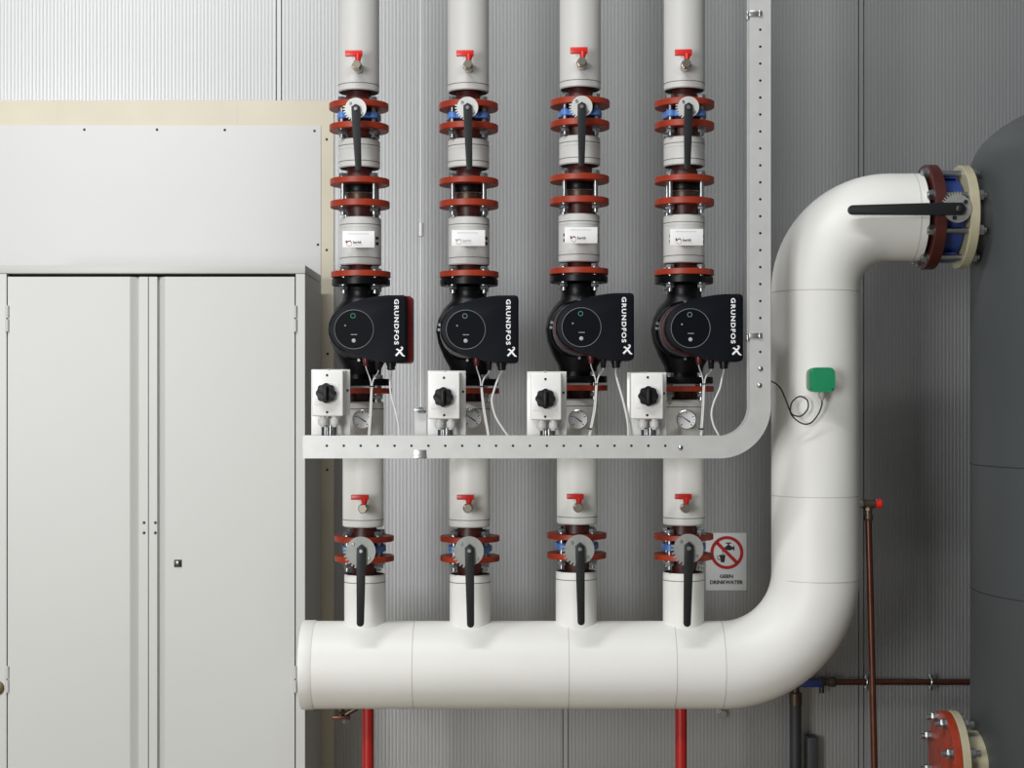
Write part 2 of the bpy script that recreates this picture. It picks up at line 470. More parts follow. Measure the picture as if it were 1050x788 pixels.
def drain_tap(i, top, lev, body):
    """lever px box x0,x1,y0,y1; body centre px."""
    d = 4.492
    c = P(body[0], body[1], d)
    label = ('nickel tap with red lever high up on ' if top else 'nickel tap with red lever below the tray on ') + RUN[i]
    tp = thing('drain_tap', label, 'tap', (c.x, D-RJ, c.z), 'upper taps' if top else 'lower taps')
    r = 4.9*S(d)
    b = B()
    b.cyl((c.x, D-RJ+.008, c.z-.002), (c.x, d+.022, c.z-.002), r*.95, seg=24, bev=.001)
    b.cyl((c.x, d+.024, c.z-.001), (c.x, d+.006, c.z-.001), r*1.08, seg=24, bev=.0015)
    b.build('body', 'nickel', tp)
    B().hexn((c.x, d+.008, c.z), (c.x, d-.010, c.z), r*.98).build('cap', 'nickel', tp)
    x0, x1, y0, y1 = lev; dl_ = d+.012
    p0, p1 = P(x0, y0, dl_), P(x1, y1, dl_)
    xs = P(lev[4-0] if len(lev) > 4 else body[0]+1, 0, dl_).x
    b = B()
    b.box(p0.x, p1.x, dl_-.007, dl_+.007, p1.z-.0015, p0.z+.0005, .002)
    b.build('lever', 'lever_red', tp)
    B().cyl((c.x+.002, dl_, c.z+r*.7), (c.x+.003, dl_, p1.z+.004), .0065, .0105, seg=16).build('stem', 'lever_red', tp)

def pump(i, dc):
    """dc: display centre px."""
    c = A(i, 338, False)
    lab = ['heating pump with a red-sided black head on ', 'black heating pump with control head on ', 'black heating pump with control head on ', 'black heating pump with control head on '][i] + RUN[i]
    pm = thing('circulation_pump', lab, 'pump', A(i, 396), 'heating circulation pumps')
    # cast housing
    prof = [(18.5,297),(17.5,303),(19,309),(26.5,317),(32,328),(34,340),(32,352),(26.5,366),(20,378),(18.5,388)]
    b = B(); o = A(i, 340, False)
    seg = 48; rings = []
    for r, y in prof:
        z = P(0, y+DY[i]*.5, D).z
        xx = P(axis_x(i, y), 0, D).x
        e = min(1.0, max(0.0, (r-19)/15.0))
        rings.append([b.bm.verts.new((xx + r*s0*math.cos(2*PI*k/seg), D + r*s0*(1-.22*e)*math.sin(2*PI*k/seg), z)) for k in range(seg)])
    for Ar, Br in zip(rings, rings[1:]):
        for k in range(seg): b.bm.faces.new((Ar[k], Ar[(k+1) % seg], Br[(k+1) % seg], Br[k]))
    b.bm.faces.new(rings[0]); b.bm.faces.new(rings[-1])
    b.build('housing', 'black', pm, smooth=60)
    # flared necks and flanges
    a = A(i, 290)
    b = B(); h = 3.4*s0
    b.lathe([(.0815, -h), (.083, -h+.0015), (.083, h-.0015), (.0815, h)], a, (0,0,1), 56)
    a2 = A(i, 300)
    b.lathe([(18*s0, 0), (19*s0, .012), (24*s0, a.z-h-a2.z)], Vector((a.x, D, a2.z)), (0,0,1), 40)
    b.build('flange', 'black', pm)
    a = A(i, 392.3)
    b = B(); b.lathe([(.0815, -h), (.083, -h+.0015), (.083, h-.0015), (.0815, h)], a, (0,0,1), 56)
    a2 = A(i, 383)
    b.lathe([(22*s0, 0), (18.5*s0, a2.z-a.z)], Vector((a.x, D, a.z)), (0,0,1), 40)
    b.build('flange', 'black', pm)
    B().lathe([(.060, -.0025), (.060, .0025)], A(i, 286.2), (0,0,1), 40).build('gasket', 'bronze', pm)
    bolts(i, 279.0, 293.4, pm); bolts(i, 389, 404.2, pm)
    # motor behind the head
    dF = 4.39; sF = S(dF); cc = P(dc[0], dc[1], dF)
    mo = Vector((cc.x, 0, cc.z))
    B().lathe([(30*sF, 4.585), (31.5*sF, 4.575), (31.5*sF, 4.545), (29*sF, 4.535)], mo, (0,1,0), 56).build('motor_flange', 'black', pm)
    B().lathe([(28.2*sF, 4.536), (28.6*sF, 4.50), (28.2*sF, 4.494)], mo, (0,1,0), 56).build('motor_shell', 'shell' if i else 'black', pm)
    for q in (176, 166, -2, 90, 270):
        t = math.radians(q)
        o = Vector((mo.x+30.2*sF*math.cos(t), 4.536, mo.z+30.2*sF*math.sin(t)))
        B().hexn(o, o+Vector((0,-.010,0)), .0048).build('screw', 'zinc', pm)
    # control head: outline about the display centre, pixels
    raw = [(54,30),(53.3,32.6),(50.5,34)] + [(33,34),(25,32.6),(17,31),(10,29.2),(2,26.9),(-6,24.6),(-14,21.4),(-19.5,17.2),(-23.5,11.5),(-26,5.5),(-26.5,0),(-26,-6),(-24,-11.5),(-20.5,-17),(-16,-21),(-10.5,-24.4),(-4,-27.2),(3,-29.5),(10,-31.5),(18,-33.2),(27,-34.5),(36,-35.2)] + [(50.5,-35.4),(53.2,-34.2),(54,-31.5)]
    def outl(k, g=0.0, side=0.0):
        out = []
        for x, y in raw:
            xx, yy = x + (side if x > 45 else 0), y
            if g:
                l = math.hypot(x-10, y) or 1; xx += g*(x-10)/l; yy += g*y/l
            out.append((cc.x+xx*sF*k, cc.z-yy*sF*k))
        return out
    hd = B().prism(outl(1.0), dF, dF+.045, .006, 3).build('control_head', 'headpl', pm)
    B().prism(outl(1.0, .15, 4.6 if i == 0 else 0), dF+.0452, dF+.085).build('red_band', 'headred', pm)
    B().prism(outl(1.0, .3, 4.6 if i == 0 else 0), dF+.0855, dF+.112, 0).build('head_back', 'blackpl', pm)
    # display
    dd = dF-.0012
    disp = B().lathe([(19.6*sF, 0), (19.6*sF, .0012)], Vector((cc.x, dF, cc.z)), (0,-1,0), 64).build('display', 'display', hd)
    B().torus(Vector((cc.x, dF-.001, cc.z)), (0,1,0), 20.0*sF, .0009, 72, 8).build('display_rim', 'rim', hd)
    B().torus(Vector((cc.x-1*sF, dd-.0002, cc.z+14*sF)), (0,1,0), 2.3*sF, .0008, 28, 6).build('status_ring', 'ledgreen' if i in (0, 2) else 'ledpale', hd)
    B().lathe([(.85*sF, 0), (.85*sF, .0006)], Vector((cc.x-9*sF, dd, cc.z+4*sF)), (0,-1,0), 14).build('led', 'ledwhite', hd)
    b = B()
    for k in range(5):
        b.box(cc.x-(3.0-1.3*k)*sF, cc.x-(2.1-1.3*k)*sF, dd-.0006, dd, cc.z-5.7*sF, cc.z-4.9*sF)
    b.build('menu_text', 'greyink', hd, smooth=0)
    B().lathe([(2.1*sF, 0), (2.0*sF, .001), (1.4*sF, .0018)], Vector((cc.x-.2*sF, dd, cc.z-11.5*sF)), (0,-1,0), 24).build('button', 'greyink', hd)
    # lettering and emblem
    dt = dF-.0006
    b = B().text('GRUNDFOS', cc.x+41.2*sF, cc.x+45.9*sF, cc.z-15.6*sF, cc.z+31*sF, dt, rot=True, bold=.03, spacing=1.25)
    b.build('lettering', 'whiteink', hd, smooth=0)
    ex, ez = cc.x+47.4*sF, cc.z-23*sF
    q = lambda x, y: (ex+x*sF, ez+y*sF)
    b = B()
    b.ribbon([q(-4.6,-4.0), q(-1.5,-.8), q(1.8,2.6), q(2.6,4.2)], [2.0*sF, 1.9*sF, 1.7*sF, 1.2*sF], dt)
    b.ribbon([q(-4.4,2.2), q(-3.2,2.8), q(-1.2,1.2), q(1.0,-1.6), q(2.6,-3.6), q(4.6,-4.6)], [.8*sF, 1.6*sF, 1.8*sF, 1.9*sF, 1.7*sF, .9*sF], dt-.0002)
    b.ribbon([q(2.6,4.2), q(1.4,5.0), q(.2,4.4)], [1.2*sF, 1.1*sF, .7*sF], dt-.0004)
    b.build('emblem', 'whiteink', hd, smooth=0)
    # plugs under the head
    dg = 4.44; sg = S(dg)
    gx = P(dc[0]*1.0, 0, dg).x
    def gl(dx, y0, y1, r0, r1, m, nm):
        a = Vector((cc.x+dx*sF, dg, cc.z-y0*sF)); e = Vector((cc.x+dx*sF, dg, cc.z-y1*sF))
        L = a.z-e.z
        B().lathe([(r1*.7, 0), (r1, L*.12), (r1, L*.5), (r0, L*.55), (r0, L)], e, (0,0,1), 20).build(nm, m, pm)
        return e
    e1 = gl(10.4, 29, 37, 3.3*sg, 2.5*sg, 'plugred', 'sensor_plug')
    e2 = gl(23.4, 31, 41.5, 3.2*sg, 2.8*sg, 'blackpl', 'cable_gland')
    e3 = gl(36.6, 33, 41.5, 5.0*sg, 4.2*sg, 'blackpl', 'cable_gland')
    return e1, e2, e3

TAGTXT = ['berith', 'berith', 'berith', 'berith']
def name_tag(i, x0, x1, y0, y1, lx):
    d = 4.497
    a, e = P(x0, y1, d), P(x1, y0, d)
    look = ['white tag plate with round emblem on ', 'white tag plate with worn faint print on ', 'white tag plate with dark emblem and print on ', 'white tag plate with dark emblem and print on '][i]
    tg = thing('name_tag', look + RUN[i], 'label', ((a.x+e.x)/2, D-RJ, a.z), 'white tag plates on the upper pipes')
    B().box(a.x, e.x, d, d+.0022, a.z, e.z, .0006).build('plate', 'labelw', tg)
    cx_ = (a.x+e.x)/2 + .004
    B().box(cx_-.020, cx_+.020, d+.002, D-RJ+.004, a.z+.010, a.z+.030, .0015).build('bracket', 'greypl', tg)
    sd = S(d); dt = d-.0005
    ink = 'greyink' if i == 1 else 'ink'
    L = P(lx, 0, d).x; zz = a.z
    b = B()
    pts = [(L-2.6*sd, zz+6.2*sd), (L-1.4*sd, zz+5.4*sd), (L-.2*sd, zz+6.6*sd), (L+1.6*sd, zz+6.8*sd), (L+3.0*sd, zz+5.2*sd)]
    b.ribbon([(L-2.4*sd, zz+7.4*sd), (L-2.2*sd, zz+4.8*sd)], 1.2*sd, dt-.0002)
    b.ribbon(pts, [.9*sd, 1.2*sd, 1.2*sd, 1.2*sd, .8*sd], dt)
    b.build('emblem', ink, tg, smooth=0)
    B().torus((L+.6*sd, dt, zz+4.2*sd), (0,1,0), 2.6*sd, .0006, 24, 4).build('emblem_ring', 'pinkink' if i != 1 else 'greyink', tg)
    B().text(TAGTXT[i], L+4.6*sd, L+13.2*sd, zz+4.0*sd, zz+7.0*sd, dt, bold=.02).build('lettering', ink, tg, smooth=0)
    b = B()
    for k in range(9):
        xa = a.x + (6+2.4*k)*sd
        b.flat([(xa, dt, e.z-3.2*sd), (xa+1.7*sd, dt, e.z-3.2*sd), (xa+1.7*sd, dt, e.z-2.6*sd), (xa, dt, e.z-2.6*sd)])
    b.flat([(L+4.6*sd, dt, zz+2.4*sd), (L+15*sd, dt, zz+2.4*sd), (L+15*sd, dt, zz+2.7*sd), (L+4.6*sd, dt, zz+2.7*sd)])
    b.build('fine_print', 'greyink', tg, smooth=0)

def gauge(i, gx, gy):
    d = 4.508; c = P(gx, gy, d); sd = S(d); r = 10.2*sd
    g = thing('dial_thermometer', 'round dial thermometer above the cable tray on ' + RUN[i], 'thermometer', (c.x, D-RJ, c.z), 'dial thermometers')
    B().lathe([(r*.35, D-RJ-d+.01), (r*.35, .02), (r*.9, .016), (r, .012), (r, 0), (r*.9, -.0015), (r*.88, .0012)], c, (0,1,0), 40, caps=False).build('case', 'steel', g)
    B().lathe([(r*.9, 0), (r*.9, .001)], c+Vector((0,.0008,0)), (0,1,0), 40).build('dial', 'labelw', g)
    b = B()
    for k in range(13):
        t = math.radians(225-270*k/12); big = k % 3 == 0
        q0, q1 = (.60 if big else .70)*r, .82*r
        b.ribbon([(c.x+q0*math.cos(t), c.z+q0*math.sin(t)), (c.x+q1*math.cos(t), c.z+q1*math.sin(t))], .0022 if big else .001, d+.0004)
    b.build('scale_marks', 'ink', g, smooth=0)
    t = math.radians(145)
    b = B().ribbon([(c.x-.45*r*math.cos(t), c.z-.45*r*math.sin(t)), (c.x, c.z), (c.x+.72*r*math.cos(t), c.z+.72*r*math.sin(t))], [.0036, .003, .0009], d+.0001)
    b.build('needle', 'ink', g, smooth=0)

def isolator(i, pl, lid, kn, scr, sidescr):
    """pixel boxes: back plate, lid, knob centre, screws."""
    dp = 4.428; dl2 = 4.352
    a, e = P(pl[0], 462, dp), P(pl[1], pl[2], dp)
    sw = thing('isolator_switch', 'white switch box with black rotary knob beside ' + RUN[i], 'switch', ((a.x+e.x)/2, dp, a.z), 'isolator switches along the cable tray')
    B().box(a.x, e.x, dp, dp+.004, a.z, e.z, .001).build('base_plate', 'white', sw)
    a, e = P(lid[0], lid[3], dl2), P(lid[1], lid[2], dl2)
    b = B()
    b.box(a.x, e.x, dl2, dl2+.036, a.z, e.z, .004, 3)
    b.box(a.x+.001, e.x+.002, dl2+.037, dp, a.z+.002, e.z+.001, .003)
    hs = b.build('housing', 'white', sw)
    c = P(kn[0], kn[1], dl2); sd = S(dl2); R = 10.2*sd
    B().box(c.x-R*1.25, c.x+R*1.25, dl2-.0012, dl2, c.z-R*1.22, c.z+R*1.05, .0005).build('knob_plate', 'white', hs)
    # lobed knob
    n = 96; b = B()
    def out(k): return [(c.x+R*k*(1+.055*math.cos(8*2*PI*q/n+PI))*math.cos(2*PI*q/n+PI/8), c.z+R*k*(1+.055*math.cos(8*2*PI*q/n+PI))*math.sin(2*PI*q/n+PI/8)) for q in range(n)]
    b.prism(out(.97), dl2-.020, dl2-.001, .004, 3)
    kb = b.build('knob', 'blackpl', hs)
    b = B(); b.box(c.x-R*.20, c.x+R*.20, dl2-.031, dl2-.019, c.z-R*.78, c.z+R*.72, .003); b.build('grip', 'blackpl', kb)
    for q in scr:
        o = P(q[0], q[1], dl2)
        B().lathe([(.0036, 0), (.0036, .0006), (.0015, .001)], o, (0,-1,0), 14).build('screw', 'dark', hs)
    o = P(sidescr[0], sidescr[1], dp)
    B().lathe([(.0034, 0), (.0034, .001), (.0015, .0014)], o, (0,-1,0), 14).build('screw', 'dark', sw)
    o = P((pl[0]+pl[1])/2-2, pl[2]+.4, dp)
    B().lathe([(.0034, 0), (.0034, .0015), (.0015, .002)], o, (0,-1,0), 14).build('screw', 'greypl', sw)
    mid = (lid[0]+lid[1])/2
    for k, dx in ((0, -4.7), (1, 7.4)):
        o = P(mid+dx, lid[3], 4.385)
        b = B(); b.cyl(o+Vector((0,0,.002)), o+Vector((0,0,-.007)), .0085); b.hexn(o+Vector((0,0,-.006)), o+Vector((0,0,-.023)), .0128, 10); b.cyl(o+Vector((0,0,-.022)), o+Vector((0,0,-.029)), .0095, .006)
        gd = b.build('cable_gland', 'white', sw)
        B().cyl(o+Vector((0,0,-.028)), o+Vector((0,0,-.068)), .0038).build('cable_tail', 'pipedark', gd)
    for dx in (-.2, 3.2):
        o = P(mid+dx, lid[3]+9, 4.40)
        B().cyl(o, o+Vector((0,0,-.030)), .0042).build('stud', 'zinc', sw)

def cable(name, label, pts, r, m='whitecable', group=None):
    pp = smooth_path(pts, 8)
    o = B().tube(pp, r, 10).build(name, m)
    tag(o, label, 'cable', group); return o

TAPS_T = [((354,371.5,52,57.3),(365.8,66.7)), ((467.9,485.7,51.8,57.2),(479.8,66.2)), ((584.7,602.5,48.8,54.6),(596.8,63.3)), ((692,709.4,51,56.6),(704,65.2))]
TAPS_B = [((360,378,507.8,512.2),(372.2,521.8)), ((468.5,486,507.8,512.2),(479.8,521.3)), ((581.2,598.6,506.8,511.6),(593,520.6)), ((692,709.2,506.9,511.7),(703.4,521.2))]
BV_T = [((364.7,111.5),(367.6,175.6)), ((479.4,110.4),(481.4,175.2)), ((596.6,109.4),(596.4,171.5)), ((706,110),(704.8,174.6))]
BV_B = [((370.3,565.6),(369.4,643)), ((481.3,565.3),(482.6,644)), ((594.7,563.6),(596,641.6)), ((706.4,562.8),(704.5,643.2))]
DISP = [(363.0,338.0), (477.7,338.2), (596.3,335.8), (708.2,336.8)]
TAGS = [(351.2,384,237,254,357.4), (463.2,497.4,236,252.4,470), (579,612.6,233,249.6,587.6), (687,721,234.8,251.8,695.6)]
GAUG = [(371.5,430.4), (484,429.6), (592.9,430.4), (704,430.6)]
ISO = [((319.2,359,379),(319.6,351.8,380,427.2),(334.9,403.4),((335.3,385),(335.3,423)),(356.4,400.5)),
       ((438.5,477.6,380.4),(438.6,471.4,381.5,430),(454.7,407.4),((455.2,387.6),(455.4,426)),(474.9,401.8)),
       ((540.4,580.9,381.2),(544,575.8,382.4,431),(559.2,409),((559.3,389),(559,427.5)),(577.8,402.8)),
       ((643,683.3,382),(647,680.2,383,430),(664.4,406.4),((664.2,387.2),(663.6,426)),(680.8,403.5))]
for i in range(4):
    r_ = RUN[i]
    # top pipe
    p = thing('insulated_pipe', 'tall grey insulated pipe at the top of ' + r_, 'pipe', A(i, 110), 'top insulated pipes')
    jacket(i, -40, 95.5, p, (88.6,))
    neck(i, 94, 107, 12.2*s0, 14.5*s0, p)
    ring(i, 110, 6.5, 30.4*s0, 'flange', 'red', p)
    # first short spool
    p = thing('insulated_pipe', 'short grey insulated spool above the check valve on ' + r_, 'pipe', A(i, 187.5), 'short insulated spools')
    ring(i, 132.1, 6.5, 30.4*s0, 'flange', 'red', p)
    neck(i, 135, 146, 14.5*s0, 12.2*s0, p)
    jacket(i, 144.5, 173.5, p, (151, 167.2), (154.5,))
    neck(i, 172, 184.6, 12.2*s0, 14.5*s0, p)
    ring(i, 187.5, 6.2, 30.4*s0, 'flange', 'red', p)
    # second short spool
    p = thing('insulated_pipe', 'grey insulated spool carrying a tag above the pump of ' + r_, 'pipe', A(i, 282.1), 'insulated spools above the pumps')
    ring(i, 210.4, 6.6, 30.4*s0, 'flange', 'red', p)
    neck(i, 213, 226, 14.8*s0, 13*s0, p)
    c = jacket(i, 224, 272.8, p, (231.6, 265.5), (234.6,))
    neck(i, 271, 279.5, 12.2*s0, 14.5*s0, p)
    ring(i, 282.1, 6.0, 30.4*s0, 'flange', 'red', p)
    # flow tape: two dark dashes at the jacket's sides
    b = B()
    for sgn in ((1,) if i < 2 else (-1, 1)):
        for dz in (0, 5.5):
            z = A(i, 244.5+dz+1).z
            th0 = -PI/2 + sgn*math.radians(52 if sgn > 0 else 38); th1 = th0 + sgn*math.radians(13)
            q = [(c.x+(RJ+.0006)*math.cos(th0+(th1-th0)*k/4), D+(RJ+.0006)*math.sin(th0+(th1-th0)*k/4)) for k in range(5)]
            for k in range(4):
                b.flat([(q[k][0], q[k][1], z-.0042), (q[k+1][0], q[k+1][1], z-.0042), (q[k+1][0], q[k+1][1], z+.0042), (q[k][0], q[k][1], z+.0042)])
    b.build('flow_mark', 'ink', p, smooth=0)
    # lower pipe
    p = thing('insulated_pipe', 'white insulated pipe passing behind the cable tray on ' + r_, 'pipe', A(i, 552.2), 'lower insulated pipes')
    ring(i, 401.1, 5.6, 30.4*s0, 'flange', 'red', p)
    neck(i, 403.5, 414, 14.5*s0, 13*s0, p)
    jacket(i, 412, 540, p, (419.5, 532.6), m='manifold')
    neck(i, 538, 550, 12.5*s0, 14.8*s0, p)
    ring(i, 552.2, 5.6, 30.4*s0, 'flange', 'red', p)
    # fittings
    pv, en = BV_T[i]; butterfly(i, True, (pv, en, (pv[0], pv[1]-.3), 10.9, 13.2, 8.6, 6.2, 5.0))
    pv, en = BV_B[i]; butterfly(i, False, (pv, en, (pv[0]-.4, pv[1]+.2), 15.2, 18.0, 9.2, 7.4, 7.0))
    drain_tap(i, True, *TAPS_T[i]); drain_tap(i, False, *TAPS_B[i])
    # check valve
    c = A(i, 198.9); hh = 8.35*s0-.0004
    v = thing('check_valve', 'dark check valve between two red flanges on ' + r_, 'valve', c, 'wafer check valves')
    B().lathe([(.045, hh), (.046, hh*.9), (.046, 0), (.044, -.003)], c, (0,0,1), 44).build('body', 'black', v)
    B().torus(c+Vector((0,0,-.0005)), (0,0,1), .0445, .0018, 44, 8).build('clamp_ring', 'steel', v)
    B().lathe([(.042, -.003), (.040, -hh*.55), (.0385, -hh)], c, (0,0,1), 44).build('seat_ring', 'bronze', v)
    bolts(i, 184.4, 213.7, v)
    e1, e2, e3 = pump(i, DISP[i])
    name_tag(i, *TAGS[i]); gauge(i, *GAUG[i]); isolator(i, *ISO[i])
    # cables down into the tray
    dx = [0, 1.2, 2.4, 2.4][i]
    jx = [381.0, 493.8, 611.4, 721.6][i]; ex_ = [378.4, 500.5, 604.6, 718.8][i]; mxx = [380.0, 496.0, 609.5, 720.6][i]
    jy = 396.5 if i < 2 else 394
    J = P(jx, jy, 4.43)
    up = Vector((0,0,.006))
    cable('sensor_cable', 'thin grey cable from the red plug under pump on ' + r_, [e1+up, e1+Vector((.001,0,-.006)), J+Vector((-.004,0,.02)), J+Vector((-.0015,0,-.003)), P(mxx-.6, 420, 4.42), P(ex_-.5, 446, 4.40), P(ex_-.5, 456, 4.392)], .0019, group='sensor cables')
    cable('signal_cable', 'grey cable from the middle gland under the pump of ' + r_, [e2+up, e2+Vector((-.001,0,-.006)), J+Vector((.006,-.003,.02)), J+Vector((.0018,-.004,-.003)), P(mxx+.9, 420, 4.415), P(ex_+.8, 446, 4.396), P(ex_+.8, 456, 4.388)], .0021, group='signal cables')
    o = B().torus(J, (0,0,1), .0052, .002, 16, 6).build('cable_tie', 'blackcable')
    tag(o, 'black cable tie bundling two grey cables of ' + r_, 'cable tie', 'black cable ties')
    if i >= 2:
        o = B().torus(P(ex_+.2, 440, 4.401), (0,0,1), .0048, .0024, 16, 6).build('cable_tie', 'blackcable')
        tag(o, 'lower black cable tie just above the tray on ' + r_, 'cable tie', 'lower cable ties')
    way = [[(400,392),(401,405),(405.6,422),(408.6,437),(409.2,447),(409,456)],
           [(511,388),(506.5,401),(504.4,412),(508,427),(515,439),(522,449),(526,456)],
           [(631.5,384),(634.5,396),(638,408),(641,420),(643.6,434),(644.6,447),(645,456)],
           [(740.4,388),(738,399),(732,413),(729.6,425),(732,437),(737,447),(739,456)]][i]
    cable('power_cable', 'pale cable hanging from the largest gland under pump on ' + r_, [e3+up, e3+Vector((0,0,-.004))] + [P(x, y, 4.43-.03*k/len(way)) for k, (x, y) in enumerate(way)], .0031, group='pump power cables')

# ------------------------------------------------------------------ manifold, elbow and riser
mf = thing('insulated_manifold', 'thick white insulated manifold with four branches, bending up into a tall riser', 'pipe', P(590, 727, D))
RM = 44.6*s0
zM = P(0, 682, D).z; xE = -.5965
path = [Vector((xE, D, zM)), Vector((xE+.03, D, zM))]
x1 = P(741, 0).x; n = 14
for k in range(1, 12): path.append(Vector((xE+.03+(x1-xE-.03)*k/12, D, zM)))
c1 = P(741, 587); R1 = 95*s0
for k in range(0, 21):
    t = -PI/2 + PI/2*k/20; path.append(Vector((c1.x+R1*math.cos(t), D, c1.z+R1*math.sin(t))))
zT = P(0, 298).z; xR = c1.x+R1
for k in range(1, 9): path.append(Vector((xR, D, c1.z+(zT-c1.z)*k/9)))
c2 = P(911, 298); R2 = 75*s0
for k in range(0, 21):
    t = PI - PI/2*k/20; path.append(Vector((c2.x+R2*math.cos(t), D, c2.z+R2*math.sin(t))))
xF = P(942, 0).x; zF = c2.z+R2
path.append(Vector((P(930, 0).x, D, zF))); path.append(Vector((xF, D, zF)))
B().tube(path, RM, 72).build('jacket', 'manifold', mf, smooth=50)
def mring(c, axis, w=.0012, m='seam_soft', r=RM):
    B().lathe([(r-.001, -w), (r+.0007, -w*.8), (r+.0007, w*.8), (r-.001, w)], c, axis, 72, caps=False).build('seam_band', m, mf)
B().lathe([(RM+.0016, 0), (RM+.0024, .004), (RM+.0024, .034), (RM+.0010, .0365)], (xE-.001, D, zM), (1,0,0), 72).build('end_cap', 'manifold', mf)
for px in (425, 582, 690, 739): mring(Vector((P(px,0).x, D, zM)), (1,0,0))
for py in (593, 508, 300): mring(Vector((xR, D, P(0,py).z)), (0,0,1))
mring(Vector((P(934,0).x, D, zF)), (1,0,0))
for i in range(4):
    a, e = A(i, 588.6), P(axis_x(i, 640), 655, D)
    cxm = (a.x+P(axis_x(i, 637), 637).x)/2
    br = B().lathe([(RJ, 0), (RJ, a.z-e.z-.003), (RJ-.003, a.z-e.z)], Vector((cxm, D, e.z)), (0,0,1), 64, caps=False).build('branch', 'manifold', mf)
    z = A(i, 596.4).z
    B().lathe([(RJ-.001, -.0012), (RJ+.0006, -.0009), (RJ+.0006, .0009), (RJ-.001, .0012)], Vector((cxm, D, z)), (0,0,1), 64, caps=False).build('seam_band', 'seam', br)
    B().lathe([(RJ-.0032, 0), (RJ-.0032, .004)], Vector((cxm, D, a.z-.005)), (0,0,1), 48).build('insulation_core', 'foam', br)
    neck(i, 574, 590, 14.8*s0, 12.5*s0, br)
    ring(i, 572.4, 5.6, 30.4*s0, 'flange', 'red', br)
# end flange of the riser
B().lathe([(RM*.97, -.003), (RM*.97, .003)], (xF+.001, D, zF), (1,0,0), 56).build('insulation_core', 'foam', mf)
xa, xb = P(946,0).x, P(957.5,0).x
B().lathe([(.105, 0), (.095, xa-xF+.001)], (xF, D, zF), (1,0,0), 48).build('pipe_neck', 'black', mf)
RF = 53.5*s0
B().lathe([(RF-.002, 0), (RF, .002), (RF, xb-xa-.002), (RF-.002, xb-xa)], (xa, D, zF), (1,0,0), 72).build('flange', 'redneck', mf)

# ------------------------------------------------------------------ red posts, drain fitting under the manifold
for i, px, lab in ((0, 377.2, 'red steel support post under the manifold, close to the cabinet'), (1, 698.3, 'red steel support post under the manifold, below the run nearest the tank')):
    c = P(px, 727, D); zt_ = zM-math.sqrt(RM*RM-.0)+.0015
    p = thing('support_post', lab, 'post', (c.x, D, 0), 'red posts under the manifold')
    B().lathe([(.0168, .008), (.0168, zt_)], (c.x, D, 0), (0,0,1), 32).build('pole', 'redpost', p)
    B().box(c.x-.05, c.x+.05, D-.05, D+.05, 0, .008, .002).build('base_plate', 'redpost', p)
c = P(353, 727, D); zb_ = zM-RM
dv = thing('drain_fitting', 'small coppery drain fitting hanging below the cabinet end of the manifold', 'fitting', (c.x, D, zb_))
b = B(); b.cyl((c.x-.010, D, zb_+.004), (c.x-.010, D, zb_-.022), .011, bev=.001); b.hexn((c.x-.010, D, zb_-.006), (c.x-.010, D, zb_-.016), .0145)
b.build('body', 'bronze', dv)
b = B(); b.box(c.x-.034, c.x+.018, D-.016, D-.004, zb_-.030, zb_-.020, .002); b.build('lever', 'copper', dv)
b = B(); b.cyl((c.x+.004, D, zb_-.018), (c.x+.036, D, zb_+.001), .008); b.build('outlet', 'bronze', dv)
B().hexn((c.x+.004, D-.009, zb_-.029), (c.x+.004, D-.009, zb_-.041), .0085).build('nut', 'zinc', dv)
b = B(); c = P(741, 732, WALL-.012); b.cyl((c.x, WALL+.001, c.z), (c.x, WALL-.012, c.z), .006); b.hexn((c.x, WALL-.008, c.z), (c.x, WALL-.026, c.z), .014)
tag(b.build('anchor_bolt', 'steel'), 'single steel anchor bolt on the wall just below the manifold', 'bolt')

# ------------------------------------------------------------------ cable tray
DT = 4.36; TD = .048; st = S(DT)
tr = thing('cable_tray', 'perforated galvanised cable tray running along the pumps and bending up', 'cable tray', P(540, 470, DT))
TX = lambda px: P(px, 0, DT).x
TZ = lambda py: P(0, py, DT).z
def perforated(b, u0, u1, holes, v0, v1, vc, r, emitf):
    """strip u0..u1 x v0..v1 with octagonal holes at u in holes (row vc); emitf maps (u, v) to a point."""
    def V(u, v): return b.bm.verts.new(emitf(u, v))
    hw = r*2.2; last = u0
    def quad(ua, ub):
        if ub-ua < 1e-6: return
        b.bm.faces.new((V(ua, v0), V(ub, v0), V(ub, v1), V(ua, v1)))
    for h in holes:
        quad(last, h-hw)
        ua, ub, n = h-hw, h+hw, 12
        ci = [V(h+r*math.cos(2*PI*k/n+PI/4), vc+r*math.sin(2*PI*k/n+PI/4)) for k in range(n)]
        co = [V(ub, v1), V(ua, v1), V(ua, v0), V(ub, v0)]
        for q in range(4):
            ids = [ci[(q*3+j) % n] for j in range(4)]
            b.bm.faces.new([co[q]] + [co[(q+1) % 4]] + ids[::-1])
        last = ub
    quad(last, u1)
# horizontal length
xa, xb = TX(310.5), TX(737.5); z0, z1 = TZ(470.3), TZ(447)
b = B()
hs = [TX(335.2+17.35*k) for k in range(0, 24) if 335.2+17.35*k < 731]
perforated(b, xa, xb, hs, z0, z1, TZ(457.4), 1.35*st, lambda u, v: (u, DT, v))
b.box(xa, xb, DT+.0002, DT+.006, z1-.0012, z1)                       # rolled lip
b.box(xa, xb, DT+.0002, DT+TD, z0, z0+.0012)                         # floor of the tray
b.box(xa, xb, DT+TD, DT+TD+.0012, z0, z1)                            # rear side
b.build('straight_length', 'tray', tr, smooth=0)
